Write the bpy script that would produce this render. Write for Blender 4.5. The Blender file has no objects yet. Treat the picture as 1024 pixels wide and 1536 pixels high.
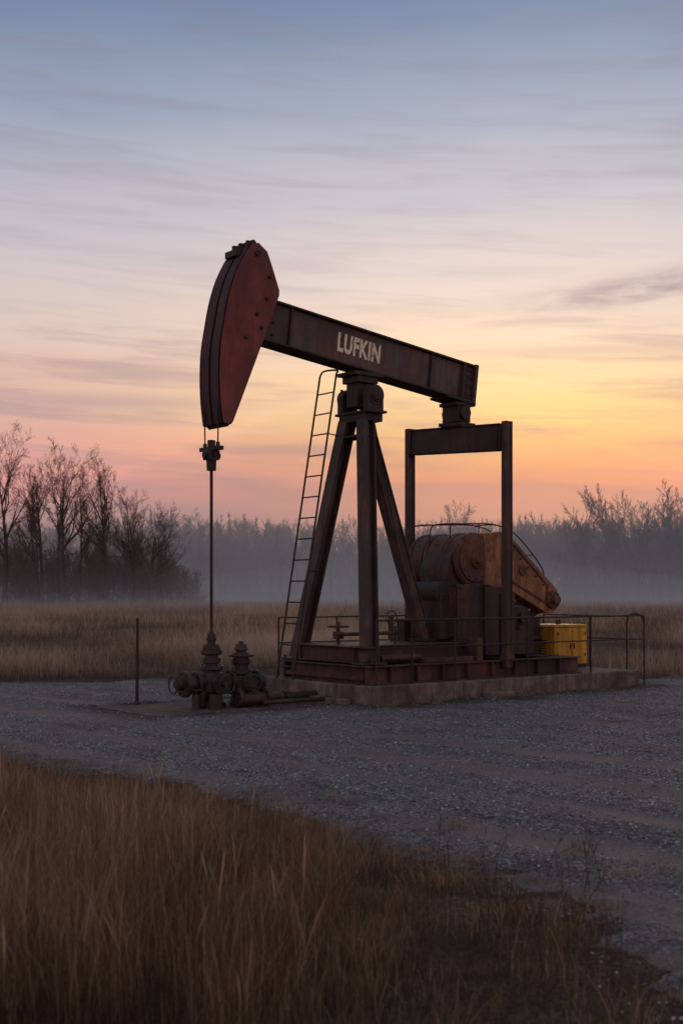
import bpy, bmesh, math, random
import numpy as np
from mathutils import Vector, Matrix
random.seed(7); rng=np.random.default_rng(7)
sc=bpy.context.scene
def lin(c): 
    return tuple(((x/255)/12.92 if x/255<=.04045 else ((x/255+.055)/1.055)**2.4) for x in c)+(1,)
# ---------------------------------------------------------------- camera
cd=bpy.data.cameras.new("camera"); cam=bpy.data.objects.new("camera",cd); sc.collection.objects.link(cam)
cam.location=(0,0,1.8); cam.rotation_euler=(math.radians(90),0,0)
cd.sensor_width=36; cd.lens=43.45; cd.shift_y=0.0762; cd.clip_end=5000; cd.clip_start=.1
cd.dof.use_dof=True; cd.dof.focus_distance=19.5; cd.dof.aperture_fstop=2.6
sc.camera=cam
sc.view_settings.view_transform='Standard'; sc.view_settings.look='None'; sc.view_settings.exposure=0
# ---------------------------------------------------------------- node helpers
class NT:
    def __init__(s,tree): s.t=tree; s.n=tree.nodes; s.l=tree.links
    def new(s,typ,**kw):
        n=s.n.new(typ)
        for k,v in kw.items():
            setattr(n,k,v)
        return n
    def link(s,a,b): s.l.new(a,b)
    def math(s,op,a,b=None,c=None,clamp=False):
        n=s.n.new('ShaderNodeMath'); n.operation=op; n.use_clamp=clamp
        for i,v in enumerate((a,b,c)):
            if v is None: continue
            if isinstance(v,(int,float)): n.inputs[i].default_value=v
            else: s.l.new(v,n.inputs[i])
        return n.outputs[0]
    def ramp(s,fac,stops,interp='LINEAR'):
        n=s.n.new('ShaderNodeValToRGB'); r=n.color_ramp; r.interpolation=interp
        while len(r.elements)<len(stops): r.elements.new(.5)
        for e,(p,c) in zip(r.elements,stops):
            e.position=p; e.color=c if isinstance(c,tuple) else (c,c,c,1)
        s.l.new(fac,n.inputs[0]); return n.outputs[0]
    def mix(s,f,a,b,mode='MIX'):
        n=s.n.new('ShaderNodeMix'); n.data_type='RGBA'; n.blend_type=mode; n.clamp_factor=True
        for i,v in ((0,f),(6,a),(7,b)):
            if isinstance(v,(int,float)): n.inputs[i].default_value=v
            elif isinstance(v,tuple): n.inputs[i].default_value=v
            else: s.l.new(v,n.inputs[i])
        return n.outputs[2]
    def noise(s,vec,scale,detail=6,rough=.6,dist=0):
        n=s.n.new('ShaderNodeTexNoise'); n.inputs['Scale'].default_value=scale; n.inputs['Detail'].default_value=detail
        n.inputs['Roughness'].default_value=rough; n.inputs['Distortion'].default_value=dist
        if vec is not None: s.l.new(vec,n.inputs['Vector'])
        return n.outputs['Fac']
    def mapping(s,vec,scale=(1,1,1),rot=(0,0,0),loc=(0,0,0)):
        n=s.n.new('ShaderNodeMapping'); n.inputs['Scale'].default_value=scale; n.inputs['Rotation'].default_value=rot; n.inputs['Location'].default_value=loc
        s.l.new(vec,n.inputs['Vector']); return n.outputs[0]
def newmat(name):
    m=bpy.data.materials.new(name); m.use_nodes=True
    t=NT(m.node_tree); b=m.node_tree.nodes['Principled BSDF']; out=m.node_tree.nodes['Material Output']
    return m,t,b,out
# ---------------------------------------------------------------- world
w=bpy.data.worlds.new("World"); sc.world=w; w.use_nodes=True
t=NT(w.node_tree); bg=w.node_tree.nodes['Background']; wo=w.node_tree.nodes['World Output']
tc=t.new('ShaderNodeTexCoord'); sx=t.new('ShaderNodeSeparateXYZ'); t.link(tc.outputs['Generated'],sx.inputs[0])
X,Y,Z=sx.outputs
az=t.math('ARCTAN2',X,Y)
warm=[(0,(196,132,126)),(.062,(214,136,134)),(.082,(238,140,118)),(.105,(250,168,112)),(.135,(253,204,134)),(.165,(251,213,162)),(.2,(243,216,192)),(.25,(227,210,205)),(.3,(202,196,204)),(.36,(168,174,193)),(.43,(120,138,168)),(.55,(134,144,168)),(1,(144,150,170))]
cool=[(0,(150,120,132)),(.062,(176,130,142)),(.085,(208,144,148)),(.11,(214,154,152)),(.135,(206,164,160)),(.17,(214,178,168)),(.2,(216,192,184)),(.25,(204,192,196)),(.3,(182,178,192)),(.36,(146,157,181)),(.43,(106,126,158)),(.55,(134,144,168)),(1,(144,150,170))]
zc=t.math('MAXIMUM',Z,0)
mpv=t.new('ShaderNodeCombineXYZ'); t.link(t.math('MULTIPLY',az,3.2),mpv.inputs[0]); t.link(t.math('MULTIPLY',Z,26),mpv.inputs[1])
wn=t.noise(mpv.outputs[0],1.0,4,.55)
zw=t.math('ADD',zc,t.math('MULTIPLY',t.math('SUBTRACT',wn,.5),.04))
zw=t.math('MAXIMUM',zw,0)
wr=t.ramp(zw,[(p,lin(c)) for p,c in warm]); cr=t.ramp(zw,[(p,lin(c)) for p,c in cool])
da=t.math('DIVIDE',t.math('SUBTRACT',az,math.radians(8)),math.radians(15))
g=t.math('EXPONENT',t.math('MULTIPLY',t.math('MULTIPLY',da,da),-1))
base=t.mix(g,cr,wr)
mv=t.new('ShaderNodeCombineXYZ'); t.link(t.math('MULTIPLY',az,4.6),mv.inputs[0]); t.link(t.math('ADD',t.math('MULTIPLY',Z,58),t.math('MULTIPLY',az,3.0)),mv.inputs[1]); mv.inputs[2].default_value=3.1
cn=t.noise(mv.outputs[0],1.0,6,.6,.35)
cf=t.ramp(cn,[(.44,0.0),(.68,1.0)],'EASE')
lowmask=t.ramp(zc,[(.05,0.35),(.10,1.0),(.19,.85),(.25,.36),(.33,.5),(.42,.38),(.6,0.2)])
cf2=t.math('MULTIPLY',t.math('MULTIPLY',cf,lowmask),.62)
def gauss(v,c,wd):
    d=t.math('DIVIDE',t.math('SUBTRACT',v,c),wd); return t.math('EXPONENT',t.math('MULTIPLY',t.math('MULTIPLY',d,d),-1))
zt=t.math('SUBTRACT',Z,t.math('MULTIPLY',t.math('SUBTRACT',az,.22),.09))
n2v=t.new('ShaderNodeCombineXYZ'); t.link(t.math('MULTIPLY',az,22.0),n2v.inputs[0]); t.link(t.math('MULTIPLY',Z,120),n2v.inputs[1])
n2=t.ramp(t.noise(n2v.outputs[0],1.0,5,.6,.2),[(.35,0.0),(.62,1.0)])
cl=t.math('MULTIPLY',t.math('MULTIPLY',gauss(az,.25,.1),gauss(zt,.229,.011)),t.math('ADD',t.math('MULTIPLY',n2,.7),.3))
cb=t.math('MULTIPLY',t.math('MULTIPLY',gauss(az,-.2,.13),gauss(Z,.148,.006)),.5)
cb2=t.math('MULTIPLY',t.math('MULTIPLY',gauss(az,.2,.12),gauss(Z,.187,.005)),.35)
cfac=t.math('MAXIMUM',t.math('MAXIMUM',cf2,cl),t.math('MAXIMUM',cb,cb2))
ccol=t.mix(.78,base,lin((138,120,140)))
col=t.mix(cfac,base,ccol)
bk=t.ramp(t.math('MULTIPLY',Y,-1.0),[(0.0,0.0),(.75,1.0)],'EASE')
colb=t.mix(1.0,col,(1.5,1.36,1.24,1),'MULTIPLY')  # unseen sky behind the camera, brightened and warmed to lighten camera-facing sides
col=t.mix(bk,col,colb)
ns=t.new('ShaderNodeTexSky'); ns.sky_type='NISHITA'; ns.sun_disc=False; ns.sun_elevation=math.radians(3); ns.sun_rotation=math.radians(9)
col=t.mix(1.0,col,t.mix(1.0,ns.outputs[0],(.012,.012,.012,1),'MULTIPLY'),'ADD')
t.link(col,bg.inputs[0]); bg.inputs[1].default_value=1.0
sd=bpy.data.lights.new("sun",'SUN'); sd.energy=.4; sd.angle=math.radians(14); sd.color=(1,.70,.42)
so=bpy.data.objects.new("sun",sd); sc.collection.objects.link(so)
tosun=Vector((math.sin(math.radians(9))*math.cos(math.radians(5)),math.cos(math.radians(9))*math.cos(math.radians(5)),math.sin(math.radians(5))))
so.rotation_euler=tosun.to_track_quat('Z','Y').to_euler(); so.location=(30,200,60)
# ---------------------------------------------------------------- materials
def steel(name,base,rust,dark,scale=3.0,rust_amt=.5,rough=.65,spec=.35,gain=1.4,bl=.75):
    gain*=.88
    g_=lambda c:tuple(min(x*gain,.9) for x in c[:3])+(1,)
    base,rust,dark=g_(base),g_(rust),g_(dark)
    m,t,b,o=newmat(name)
    tc=t.new('ShaderNodeTexCoord').outputs['Object']
    n1=t.noise(tc,scale,8,.72,.5); n2=t.noise(t.mapping(tc,(1,1,.14)),scale*3.5,5,.65); n3=t.noise(tc,scale*14,4,.7); n4=t.noise(tc,scale*.45,5,.65)
    f1=t.ramp(n1,[(rust_amt-.03,0.0),(rust_amt+.04,1.0)])
    c=t.mix(f1,rust,base)
    f2=t.ramp(n2,[(.44,0.0),(.58,1.0)])
    c=t.mix(t.math('MULTIPLY',f2,.75),c,dark)
    c=t.mix(t.math('MULTIPLY',t.ramp(n3,[(.5,0.0),(.64,1.0)]),.7),c,rust)
    c=t.mix(t.ramp(n4,[(.42,bl),(.56,0.0)]),c,dark)
    t.link(c,b.inputs['Base Color'])
    t.link(t.math('ADD',t.math('MULTIPLY',n3,.3),rough-.15),b.inputs['Roughness'])
    b.inputs['Specular IOR Level'].default_value=spec
    bp=t.new('ShaderNodeBump'); bp.inputs['Strength'].default_value=.5; bp.inputs['Distance'].default_value=.014
    t.link(t.math('ADD',n3,n1),bp.inputs['Height']); t.link(bp.outputs[0],b.inputs['Normal'])
    return m
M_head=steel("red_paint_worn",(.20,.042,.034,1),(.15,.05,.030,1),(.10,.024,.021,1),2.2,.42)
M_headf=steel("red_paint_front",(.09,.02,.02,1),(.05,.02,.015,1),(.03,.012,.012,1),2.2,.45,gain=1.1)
M_beam=steel("beam_rust",(.092,.070,.059,1),(.14,.060,.040,1),(.050,.036,.029,1),2.0,.5)
M_dark=steel("dark_steel",(.05,.037,.031,1),(.085,.040,.026,1),(.02,.016,.014,1),3.0,.5,gain=1.1)
M_post=steel("post_steel",(.085,.062,.051,1),(.12,.056,.036,1),(.035,.025,.021,1),2.5,.5,gain=1.15)
M_eq=steel("equalizer_red",(.070,.030,.026,1),(.09,.040,.030,1),(.03,.018,.015,1),2.5,.5,gain=1.1)
M_skid=steel("skid_rust",(.080,.040,.030,1),(.12,.050,.032,1),(.03,.018,.014,1),2.2,.5,gain=1.1)
M_drum=steel("drum_rust",(.16,.066,.040,1),(.11,.046,.028,1),(.05,.026,.019,1),2.6,.5,gain=1.3)
M_crank=steel("orange_paint",(.37,.155,.052,1),(.20,.078,.034,1),(.11,.05,.028,1),2.6,.45,bl=.6,gain=1.3)
M_yel=steel("yellow_paint",(.66,.34,.02,1),(.36,.16,.02,1),(.28,.13,.02,1),1.6,.36,.5,gain=1.25,bl=.5)
M_thin=steel("thin_steel",(.05,.036,.03,1),(.08,.04,.026,1),(.03,.02,.018,1),4,.5,gain=.8)
M_well=steel("wellhead_iron",(.035,.026,.023,1),(.075,.030,.018,1),(.018,.013,.012,1),6,.5,.5,spec=.5,gain=.95)
m,t,b,o=newmat("cream_letter_paint"); M_let=m
tco=t.new('ShaderNodeTexCoord').outputs['Object']
t.link(t.ramp(t.noise(tco,11,8,.7),[(.38,(.14,.09,.07,1)),(.46,(.85,.68,.47,1))]),b.inputs['Base Color']); b.inputs['Roughness'].default_value=.8
def concrete(name,k):
    m,t,b,o=newmat(name)
    tco=t.new('ShaderNodeTexCoord').outputs['Object']
    n1=t.noise(tco,1.6,8,.72); n2=t.noise(t.mapping(tco,(1,1,.1)),5,6,.7); n3=t.noise(tco,40,4,.7)
    f=lambda *c:tuple(x*k for x in c)+(1,)
    c=t.ramp(n1,[(.38,f(.06,.042,.034)),(.5,f(.18,.125,.10)),(.62,f(.28,.215,.18))])
    c=t.mix(t.math('MULTIPLY',t.ramp(n2,[(.45,0.0),(.6,1.0)]),.75),c,f(.065,.042,.032))
    c=t.mix(t.math('MULTIPLY',n3,.4),c,f(.10,.075,.06))
    t.link(c,b.inputs['Base Color']); b.inputs['Roughness'].default_value=.9
    bp=t.new('ShaderNodeBump'); bp.inputs['Strength'].default_value=.8; bp.inputs['Distance'].default_value=.03
    t.link(t.math('ADD',n3,t.math('MULTIPLY',n1,2)),bp.inputs['Height']); t.link(bp.outputs[0],b.inputs['Normal']); return m
M_conc=concrete("stained_concrete",1.0); M_pad=concrete("dirty_pad",.5)
# ---------------------------------------------------------------- builder (coords t along beam, s toward viewer side, z up)
class B:
    def __init__(s): s.v=[]; s.f=[]
    def P(s,p): return (p[0],-p[1],p[2])
    def add(s,vs,fs):
        k=len(s.v); s.v+= [s.P(p) for p in vs]; s.f+=[tuple(i+k for i in f) for f in fs]
    def box(s,t0,t1,s0,s1,z0,z1):
        s.add([(t0,s0,z0),(t1,s0,z0),(t1,s1,z0),(t0,s1,z0),(t0,s0,z1),(t1,s0,z1),(t1,s1,z1),(t0,s1,z1)],
              [(0,1,2,3),(7,6,5,4),(0,4,5,1),(1,5,6,2),(2,6,7,3),(3,7,4,0)])
    def prism(s,poly,s0,s1):
        n=len(poly)
        s.add([(a,s0,c) for a,c in poly]+[(a,s1,c) for a,c in poly],[tuple(range(n)),tuple(range(2*n-1,n-1,-1))]+[(i,i+n,(i+1)%n+n,(i+1)%n) for i in range(n)])
    def obox(s,a,b,w,h,up=(0,1,0)):
        a=Vector(a);b=Vector(b);d=(b-a).normalized();u=Vector(up);u=(u-d*u.dot(d)).normalized();v=d.cross(u)
        vs=[]
        for p in (a,b):
            for i,j in ((-1,-1),(1,-1),(1,1),(-1,1)): vs.append(tuple(p+u*(i*w/2)+v*(j*h/2)))
        s.add(vs,[(0,1,2,3),(7,6,5,4),(0,4,5,1),(1,5,6,2),(2,6,7,3),(3,7,4,0)])
    def ibeam(s,a,b,w,h,up=(0,1,0),tf=.02,tw=.02):
        a=Vector(a);b=Vector(b);d=(b-a).normalized();u=Vector(up);u=(u-d*u.dot(d)).normalized();v=d.cross(u)
        for k in (-1,1):
            o=v*(k*(h/2-tf/2)); s.obox(a+o,b+o,w,tf,up)
        s.obox(a,b,tw,h-2*tf,up)
    def cyl(s,a,b,r,r2=None,n=24,cap=True):
        r2=r if r2 is None else r2
        a=Vector(a);b=Vector(b);d=(b-a).normalized();u=Vector((0,0,1)) if abs(d.z)<.9 else Vector((1,0,0))
        u=(u-d*u.dot(d)).normalized();v=d.cross(u);vs=[]
        for p,rr in ((a,r),(b,r2)):
            for i in range(n):
                an=2*math.pi*i/n; vs.append(tuple(p+u*rr*math.cos(an)+v*rr*math.sin(an)))
        fs=[(i,(i+1)%n,(i+1)%n+n,i+n) for i in range(n)]
        if cap: fs+=[tuple(range(n-1,-1,-1)),tuple(range(n,2*n))]
        s.add(vs,fs)
    def tube(s,pts,r,n=8):
        for a,b in zip(pts[:-1],pts[1:]): s.cyl(a,b,r,n=n)
    def ring(s,c,axis,R,r,n=24):
        c=Vector(c);d=Vector(axis).normalized();u=Vector((0,0,1)) if abs(d.z)<.9 else Vector((1,0,0))
        u=(u-d*u.dot(d)).normalized();v=d.cross(u)
        pts=[c+u*R*math.cos(2*math.pi*i/n)+v*R*math.sin(2*math.pi*i/n) for i in range(n+1)]
        s.tube([tuple(p) for p in pts],r,6)
    def flange(s,a,b,r,nb=8,br=.018,over=.02):
        s.cyl(a,b,r); a=Vector(a);b=Vector(b);d=(b-a).normalized();u=Vector((0,0,1)) if abs(d.z)<.9 else Vector((1,0,0))
        u=(u-d*u.dot(d)).normalized();v=d.cross(u)
        for i in range(nb):
            an=2*math.pi*(i+.3)/nb; o=(u*math.cos(an)+v*math.sin(an))*(r*.8)
            s.cyl(a+o-d*over,b+o+d*over,br,n=6)
    def done(s,name,mat,parent=None,mtx=None,bevel=.006,smooth=True):
        me=bpy.data.meshes.new(name); me.from_pydata(s.v,[],s.f)
        bm=bmesh.new(); bm.from_mesh(me); bmesh.ops.recalc_face_normals(bm,faces=bm.faces); bm.to_mesh(me); bm.free()
        if smooth:
            me.polygons.foreach_set('use_smooth',[True]*len(me.polygons)); me.set_sharp_from_angle(angle=math.radians(32))
        me.materials.append(mat); ob=bpy.data.objects.new(name,me); sc.collection.objects.link(ob)
        if parent: ob.parent=parent
        if mtx is not None: ob.matrix_local=mtx
        if bevel:
            bv=ob.modifiers.new("bevel",'BEVEL'); bv.width=bevel; bv.segments=2; bv.limit_method='ANGLE'; bv.angle_limit=math.radians(40)
        return ob
W0=(-1.96,18.65,0); ANG=math.radians(38.01)
def root(name,loc=W0,ang=ANG):
    e=bpy.data.objects.new(name,None); e.location=loc; e.rotation_euler=(0,0,ang); sc.collection.objects.link(e); e.empty_display_size=.3; return e
def smoothpts(p,k=6):
    out=[]
    for i in range(len(p)-1):
        p0=Vector(p[max(i-1,0)]);p1=Vector(p[i]);p2=Vector(p[i+1]);p3=Vector(p[min(i+2,len(p)-1)])
        for j in range(k):
            u=j/k; out.append(tuple(.5*((2*p1)+(p2-p0)*u+(2*p0-5*p1+4*p2-p3)*u*u+(3*p1-p0-3*p2+p3)*u**3)))
    out.append(tuple(p[-1])); return out
# ---------------------------------------------------------------- pumpjack
PJ=root("oil_pumpjack")
front_c=[(.03,4.30),(-.015,4.65),(-.03,5.05),(-.01,5.45),(.055,5.83),(.12,6.15),(.21,6.45),(.30,6.66),(.42,6.88),(.55,7.06)]
fs3=smoothpts([(a,0,c) for a,c in front_c],3); front=[(p[0],p[2]) for p in fs3]
back=[(.66,7.09),(.82,6.98),(.93,6.72),(1.045,6.42),(1.04,6.34),(.93,6.05),(.78,5.70),(.60,5.27),(.40,4.80),(.20,4.33),(.16,4.28)]
prof=front+back
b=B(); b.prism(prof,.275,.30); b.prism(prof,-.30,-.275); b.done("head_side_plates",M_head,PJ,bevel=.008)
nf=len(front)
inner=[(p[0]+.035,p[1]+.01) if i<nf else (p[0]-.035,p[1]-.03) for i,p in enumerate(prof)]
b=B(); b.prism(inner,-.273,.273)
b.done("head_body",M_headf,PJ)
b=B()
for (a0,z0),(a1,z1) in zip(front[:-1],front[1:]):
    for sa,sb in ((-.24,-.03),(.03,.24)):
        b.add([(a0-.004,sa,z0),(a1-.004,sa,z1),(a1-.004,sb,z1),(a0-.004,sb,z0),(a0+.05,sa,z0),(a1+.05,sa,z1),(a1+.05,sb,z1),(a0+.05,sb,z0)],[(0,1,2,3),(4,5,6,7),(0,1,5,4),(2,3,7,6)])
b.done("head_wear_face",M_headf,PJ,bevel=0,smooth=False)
b=B()
for s_ in (-.18,.0,.2): b.cyl((.60,s_-.05,7.09),(.60,s_+.05,7.09),.05,n=10); b.box(.5,.66,s_-.03,s_+.03,6.98,7.12)
b.box(.38,.5,-.22,.1,6.9,7.0)
for (a,c) in ((.70,5.80),(.42,5.62),(.62,6.0),(.8,6.25),(.66,6.95),(.86,6.6)): b.cyl((a,.29,c),(a,.335,c),.028,n=8)
b.cyl((.62,.29,6.92),(.62,.33,6.92),.04,n=12)
b.done("head_bolts_and_latch",M_dark,PJ,bevel=.004)
# walking beam in own frame
TH=math.radians(7.1); BM=Matrix.Translation((2.88,0,5.73))@Matrix.Rotation(TH,4,'Y')
b=B(); L0,L1=-2.12,2.44
b.box(L0,L1,-.13,.13,-.30,.30); b.done("beam_web",M_beam,PJ,BM)
b=B(); b.box(L0,L1+.03,-.2,.2,.302,.335); b.box(L0,L1+.01,-.2,.2,-.335,-.302)
for x in (-1.55,1.42,2.17):
    for sg in (-1,1): b.box(x-.012,x+.012,min(sg*.132,sg*.19),max(sg*.132,sg*.19),-.30,.30)
b.done("beam_flanges",M_dark,PJ,BM,bevel=.004)
b=B()
b.box(2.12,2.46,.132,.15,-.28,.28); b.box(2.42,2.49,-.22,.22,-.40,.345); b.box(2.16,2.24,.15,.19,-.30,.30)
for x in (2.28,2.37): 
    for z in (-.2,-.05,.1,.22): b.cyl((x,.14,z),(x,.175,z),.02,n=6)
b.box(1.82,2.48,-.24,.24,-.375,-.337)
for x in (-2.0,-1.85):
    for z in (-.2,0,.2): b.cyl((x,.12,z),(x,.155,z),.022,n=6)
b.done("beam_tail_bracket",M_dark,PJ,BM,bevel=.004)
cu=bpy.data.curves.new("letters",'FONT'); cu.body="LUFKIN"; cu.size=.385; cu.extrude=.002; cu.offset=.016; cu.align_x='CENTER'; cu.align_y='CENTER'; cu.space_character=1.1
tob=bpy.data.objects.new("tmp",cu); sc.collection.objects.link(tob); bpy.context.view_layer.update()
me=bpy.data.meshes.new_from_object(tob.evaluated_get(bpy.context.evaluated_depsgraph_get())); bpy.data.objects.remove(tob)
me.materials.clear(); me.materials.append(M_let)
lo=bpy.data.objects.new("beam_lettering",me); sc.collection.objects.link(lo); lo.parent=PJ
lo.matrix_local=BM@Matrix.Translation((-.13,-.1345,.0))@Matrix.Rotation(math.radians(90),4,'X')@Matrix.Diagonal((.66,1.06,1,1))
# saddle + centre bearing
b=B()
b.box(2.58,3.2,-.24,.24,5.31,5.37); b.box(2.66,3.10,-.2,.2,5.2,5.31)
b.box(2.70,3.06,-.14,.14,4.80,5.2)
b.cyl((2.88,-.46,4.98),(2.88,.46,4.98),.085)
for sg in (-1,1):
    b.cyl((2.88,sg*.26,4.98),(2.88,sg*.42,4.98),.165); b.box(2.72,3.04,min(sg*.27,sg*.41),max(sg*.27,sg*.41),4.72,4.98)
    b.flange((2.88,sg*.415,4.98),(2.88,sg*.44,4.98),.12,6,.016,.012)
    for a in (2.76,3.0): b.cyl((a,sg*.34,4.7),(a,sg*.34,5.14),.025,n=6)
b.box(2.68,3.1,-.43,.43,4.69,4.73)
b.box(2.70,3.08,-.34,.34,4.56,4.689)
b.done("center_bearing",M_dark,PJ)
# samson post
b=B()
for sg in (-1,1): b.ibeam((2.80,sg*.24,4.58),(2.30,sg*.95,.66),.23,.22,tf=.025,tw=.03)
for sg in (-1,1): b.obox((2.75,sg*.24,4.58),(2.25,sg*.95,.66),.19,.05)
b.ibeam((2.98,.0,4.58),(4.28,.0,.96),.22,.2,tf=.025,tw=.03)
b.obox((2.98,.07,4.58),(4.28,.07,.96),.03,.15)
b.done("samson_post_legs",M_post,PJ,bevel=.005)
b=B()
for sg in (-1,1): 
    b.box(2.1,2.5,sg*.95-.2,sg*.95+.2,.632,.67); 
    for a in (2.15,2.45):
        for q in (-.15,.15): b.cyl((a,sg*.95+q,.66),(a,sg*.95+q,.71),.022,n=6)
b.box(4.1,4.45,-.2,.2,.93,.97); b.box(4.14,4.5,-.16,.16,.632,.93)
b.box(2.66,2.98,-.33,.33,4.3,4.34)
b.done("samson_post_feet",M_dark,PJ)
# skid
b=B()
for s_ in (1.16,-1.0): b.ibeam((2.04,s_,.48),(6.9,s_,.48),.2,.29)
for a in (2.12,3.2,4.3,5.4,6.5,6.82): b.ibeam((a,-.88,.48),(a,1.04,.48),.18,.29,up=(1,0,0))
b.box(2.05,6.85,-.95,1.1,.40,.46)
for a in np.arange(2.5,6.8,.55): b.box(a-.01,a+.01,1.171,1.25,.356,.604)
b.done("skid_base",M_skid,PJ,bevel=.004)
b=B()
for s_ in (.72,-.72): b.ibeam((2.16,s_,.78),(4.9,s_,.78),.16,.28)
b.ibeam((2.22,-.9,.78),(2.22,1.24,.78),.16,.26,up=(1,0,0))
for a in (3.1,3.9): b.ibeam((a,-.64,.78),(a,.64,.78),.14,.26,up=(1,0,0))
b.box(2.3,4.9,-.6,.6,.88,.912)
b.box(3.3,4.4,.815,1.1,.63,.70); b.box(4.5,4.62,.6,1.1,.63,1.0); b.cyl((2.5,.98,.72),(3.3,.98,.72),.05,n=12)
b.done("upper_frame",M_skid,PJ,bevel=.004)
# gear box housing
b=B()
b.box(4.65,5.98,-.6,.46,.634,1.86)
b.prism([(4.66,1.86),(4.62,2.1),(4.72,2.4),(4.95,2.62),(5.25,2.70),(5.6,2.62),(5.85,2.4),(5.95,2.1),(5.96,1.86)],-.5,.2)
b.box(4.4,4.64,-.5,.3,.95,1.75); b.cyl((4.55,-.45,1.75),(4.55,.25,1.75),.2)
b.done("gear_box",M_dark,PJ,bevel=.02)
b=B()
b.box(4.62,5.22,.462,.49,.66,1.9); b.box(5.26,5.62,.462,.485,.66,1.84); b.box(5.66,6.0,.462,.50,.5,1.75)
for a in (4.68,5.16):
    for z in (.74,1.05,1.35,1.65,1.84): b.cyl((a,.48,z),(a,.51,z),.02,n=6)
b.box(4.60,4.66,-.5,.44,1.0,1.84)
b.box(5.22,5.26,.462,.55,.66,1.9)
b.box(4.72,5.12,.491,.50,.8,1.2); b.box(4.74,5.1,.491,.52,1.3,1.33)
b.done("gear_box_panels",M_skid,PJ,bevel=.006)
# drum counterweight
b=B()
dc=(5.22,2.33)
b.cyl((dc[0],-.95,dc[1]),(dc[0],.30,dc[1]),.455,n=48)
for q in (-.93,-.60,-.52,-.1,-.02,.25): b.cyl((dc[0],q-.03,dc[1]),(dc[0],q+.03,dc[1]),.478,n=48)
for q in (-.75,-.3): 
    for k in range(10):
        an=k*.6283; b.cyl((dc[0]+.45*math.cos(an),q,dc[1]+.45*math.sin(an)),(dc[0]+.475*math.cos(an),q,dc[1]+.475*math.sin(an)),.02,n=6)
b.done("counterweight_drum",M_drum,PJ,bevel=.01)
b=B()
b.cyl((dc[0],.30,dc[1]),(dc[0],.33,dc[1]),.39,n=40)
b.flange((dc[0],.325,dc[1]),(dc[0],.37,dc[1]),.15,8,.018,.015); b.cyl((dc[0],.36,dc[1]),(dc[0],.43,dc[1]),.07,n=16)
for k in range(12):
    an=k*.5236; b.cyl((dc[0]+.33*math.cos(an),.32,dc[1]+.33*math.sin(an)),(dc[0]+.33*math.cos(an),.35,dc[1]+.33*math.sin(an)),.018,n=6)
b.done("drum_end_cover",M_drum,PJ)
# crank
cr_=[(5.40,2.80),(5.80,2.84),(6.15,2.70),(7.14,1.92),(7.28,1.80),(7.33,1.62),(7.28,1.46),(7.14,1.37),(6.98,1.38),(6.04,1.80),(5.6,1.86),(5.40,1.9)]
b=B(); b.prism(cr_,.06,.34); b.done("crank_arm",M_crank,PJ,bevel=.015)
b=B()
inn=[(5.85,2.72),(6.15,2.60),(7.02,1.88),(6.98,1.56),(6.1,1.95),(5.85,2.0)]
for i in range(len(inn)):
    p,q=inn[i],inn[(i+1)%len(inn)]; b.obox((p[0],.345,p[1]),(q[0],.345,q[1]),.03,.045)
b.flange((7.13,.30,1.62),(7.13,.40,1.62),.17,6,.02,.02); b.cyl((7.13,.3,1.62),(7.13,.5,1.62),.08)
b.cyl((6.35,.34,2.15),(6.35,.38,2.15),.09); b.cyl((5.95,.34,2.3),(5.95,.37,2.3),.05)
for i in range(5): b.cyl((6.1+i*.2,.34,2.52-.155*i),(6.1+i*.2,.37,2.52-.155*i),.022,n=6)
b.done("crank_details",M_drum,PJ)
b=B()
b.cyl((7.13,-.5,1.62),(7.13,.28,1.62),.07); b.obox((7.1,.1,1.5),(6.3,.1,1.05),.12,.12); b.box(6.05,6.7,-.45,.3,.64,1.2)
b.cyl((6.35,-.5,1.3),(6.35,.32,1.3),.22,n=28); b.cyl((6.35,.3,1.3),(6.35,.4,1.3),.1)
b.box(7.0,7.2,-.5,-.3,.35,1.6)
b.box(6.6,7.3,-.3,-.1,.35,1.3)
b.done("drive_motor",M_dark,PJ,bevel=.01)
# equalizer + pitmans
EM=Matrix.Translation((5.05,0,4.44))@Matrix.Rotation(math.radians(3.0),4,'X')
b=B(); b.box(-.10,.10,-1.17,1.17,-.20,.20); b.done("equalizer_beam",M_eq,PJ,EM)
b=B(); b.box(-.13,.13,-1.17,1.17,.202,.225); b.box(-.13,.13,-1.17,1.17,-.225,-.202)
b.box(-.18,.18,-.28,.28,.226,.29)
for q in (-1.1,1.1): b.box(-.125,.125,q-.012,q+.012,-.2,.2)
b.done("equalizer_flanges",M_dark,PJ,EM,bevel=.004)
b=B(); b.box(4.90,5.20,-.20,.20,4.74,5.02); b.cyl((5.05,-.25,4.90),(5.05,.25,4.90),.12)
b.box(4.84,5.26,-.22,.22,5.02,5.08); b.done("tail_bearing",M_dark,PJ)
b=B()
for sg,zt,zb in ((1,4.64,.50),(-1,4.76,.9)):
    b.ibeam((5.05,sg*1.235,zt),(5.05,sg*1.235,zb),.12,.15,tf=.02,tw=.09)
b.box(4.95,5.15,1.16,1.32,.634,.70); b.box(4.95,5.15,-1.30,-1.17,.46,.92)
b.done("pitman_arms",M_post,PJ,bevel=.004)
b=B(); hp=[(4.42,0,2.55),(4.43,0,2.78),(4.55,0,2.93),(5.2,0,2.97),(5.97,0,2.98),(6.49,0,2.84),(7.0,0,2.45),(7.27,0,2.15),(7.25,0,2.0)]
b.tube(smoothpts(hp),.013,6); b.tube(smoothpts([(p[0],-.5,p[2]) for p in hp]),.012,6)
for i in (2,4,6): b.cyl((hp[i][0],0,hp[i][2]),(hp[i][0],-.5,hp[i][2]),.01,n=6)
for a in (4.9,5.6): b.cyl((a,0,2.7),(a,0,2.97),.012,n=6)
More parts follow.
